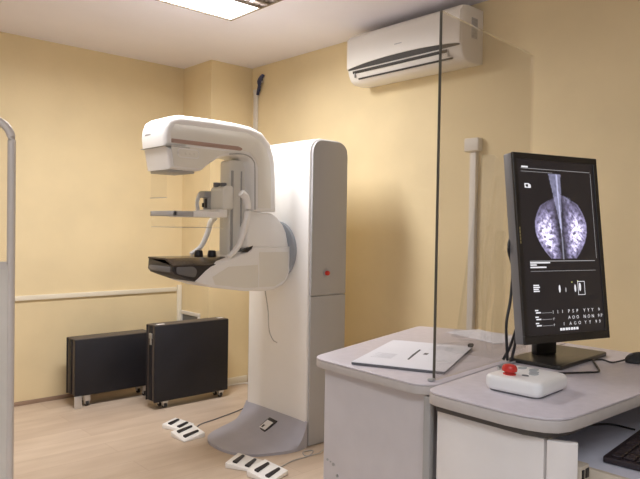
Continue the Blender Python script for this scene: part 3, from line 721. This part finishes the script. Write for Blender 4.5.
# keyboard on the tray
kb = thing('keyboard', (1.80, .62, .785), 'black keyboard on the pull-out tray at the lower right', 'keyboard')
KM = Matrix.Translation((1.805, .612, .7855)) @ Matrix.Rotation(rad(5), 4, 'Z')
obj('body', prism(rrect(-.235, -.085, .235, .085, .008), .001, .016, 'z', .003, 2, KM), 'keys', kb)
ks = obj('key_block', new(), 'keys', kb) if False else None
kk = new()
for r_ in range(5):
    for c_ in range(16):
        x = -.222+.0278*c_; y = -.070+.0285*r_
        add_box(kk, (x, y, .016), (x+.024, y+.024, .022), .002, 1, KM)
ko = obj('key', kk, 'keys', kb); ko['kind'] = 'stuff'
tag(obj('keyboard_cable', tube([(1.78, .84, .792), (1.86, .805, .791), (1.885, .78, .79), (1.88, .74, .791), (1.86, .716, .797)], .003, 8), 'black'), 'black keyboard cable on the tray under the desk', 'cable')

# ------------------------------------------------------------------ mobile shield at the left edge
ms2 = thing('mobile_shield', (.2, 1.92, 0), 'grey framed mobile shield with a rounded top at the left edge', 'shield')
E0 = Vector((.537, 1.812, 0)); dl = Vector((-.956, .292, 0))
def SP(a, z): p = E0 + dl*a; return (p.x, p.y, z)
W_ = .75; r_ = .055; zt = 1.622
arc = [(r_-r_*math.cos(t), zt-r_+r_*math.sin(t)) for t in [PI/2*k/8 for k in range(9)]]
path = [(0, .12)] + arc + [(W_-a, z) for a, z in arc[::-1]] + [(W_, .12)]
obj('frame', tube([SP(a, z) for a, z in path], .0105, 12, False), 'frame', ms2, label='rounded metal frame')
nrm = dl.cross(Vector((0, 0, 1))).normalized()
def slab(a0, a1, z0, z1, t, arcs=False):
    s = new(); pts = [(a0, z0)] + ([(a, z) for a, z in arc] + [(W_-a, z) for a, z in arc[::-1]] if arcs else [(a0, z1), (a1, z1)]) + [(a1, z0)]
    A_ = [s.verts.new(Vector(SP(*p))+nrm*t) for p in pts]; B_ = [s.verts.new(Vector(SP(*p))-nrm*t) for p in pts]
    s.faces.new(A_); s.faces.new(B_[::-1]); n = len(pts)
    for i in range(n): s.faces.new((A_[i], B_[i], B_[(i+1) % n], A_[(i+1) % n]))
    return s
obj('window', slab(.006, W_-.006, 1.24, zt-.006, .004, True), 'pane', ms2, label='clear upper window')
obj('lower_panel', slab(.006, W_-.006, .14, 1.238, .007), 'shieldpanel', ms2, label='grey lower panel')
obj('crossbar', slab(.010, W_-.010, 1.225, 1.245, .009), 'frame', ms2)
for a in (.02, W_-.02):
    p = E0+dl*a
    ft = new()
    add_tube(ft, [p+nrm*.22+Vector((0, 0, .075)), p+Vector((0, 0, .115)), p-nrm*.22+Vector((0, 0, .075))], .014, 8, False)
    fo = obj('foot', ft, 'frame', ms2)
    for sg in (1, -1):
        q = p+nrm*.21*sg
        obj('wheel', cyl(q+dl*.012+Vector((0, 0, .035)), q-dl*.012+Vector((0, 0, .035)), .034, n=20, b=.004), 'rubber', fo)

# ------------------------------------------------------------------ camera, world, view
cam = bpy.data.cameras.new('camera'); co = bpy.data.objects.new('camera', cam); COL.objects.link(co)
R_ = (0.739152434807121, -0.6733341545983965, 0.01657692281358748)
U_ = (0.0004424075518924056, 0.02509705809912871, 0.999684921337882)
B_ = (-0.6735380333687645, -0.7389122098910206, 0.018848439715408175)
co.matrix_world = Matrix(((R_[0], U_[0], B_[0], 0), (R_[1], U_[1], B_[1], 0), (R_[2], U_[2], B_[2], 1.35), (0, 0, 0, 1)))
cam.sensor_width = 36; cam.lens = 638/640*36; cam.clip_start = .02
S.camera = co
w = bpy.data.worlds.new('world'); S.world = w; w.use_nodes = True
w.node_tree.nodes['Background'].inputs['Color'].default_value = (1, .93, .82, 1)
w.node_tree.nodes['Background'].inputs['Strength'].default_value = .05
vs = S.view_settings
vs.view_transform = 'Standard'; vs.look = 'None'; vs.gamma = 1; vs.exposure = 0.0; vs.use_curve_mapping = False
try:
    S.cycles.max_bounces = 12; S.cycles.diffuse_bounces = 6; S.cycles.transparent_max_bounces = 16
    S.cycles.sample_clamp_indirect = 6; S.cycles.caustics_reflective = False; S.cycles.caustics_refractive = False
except Exception: pass
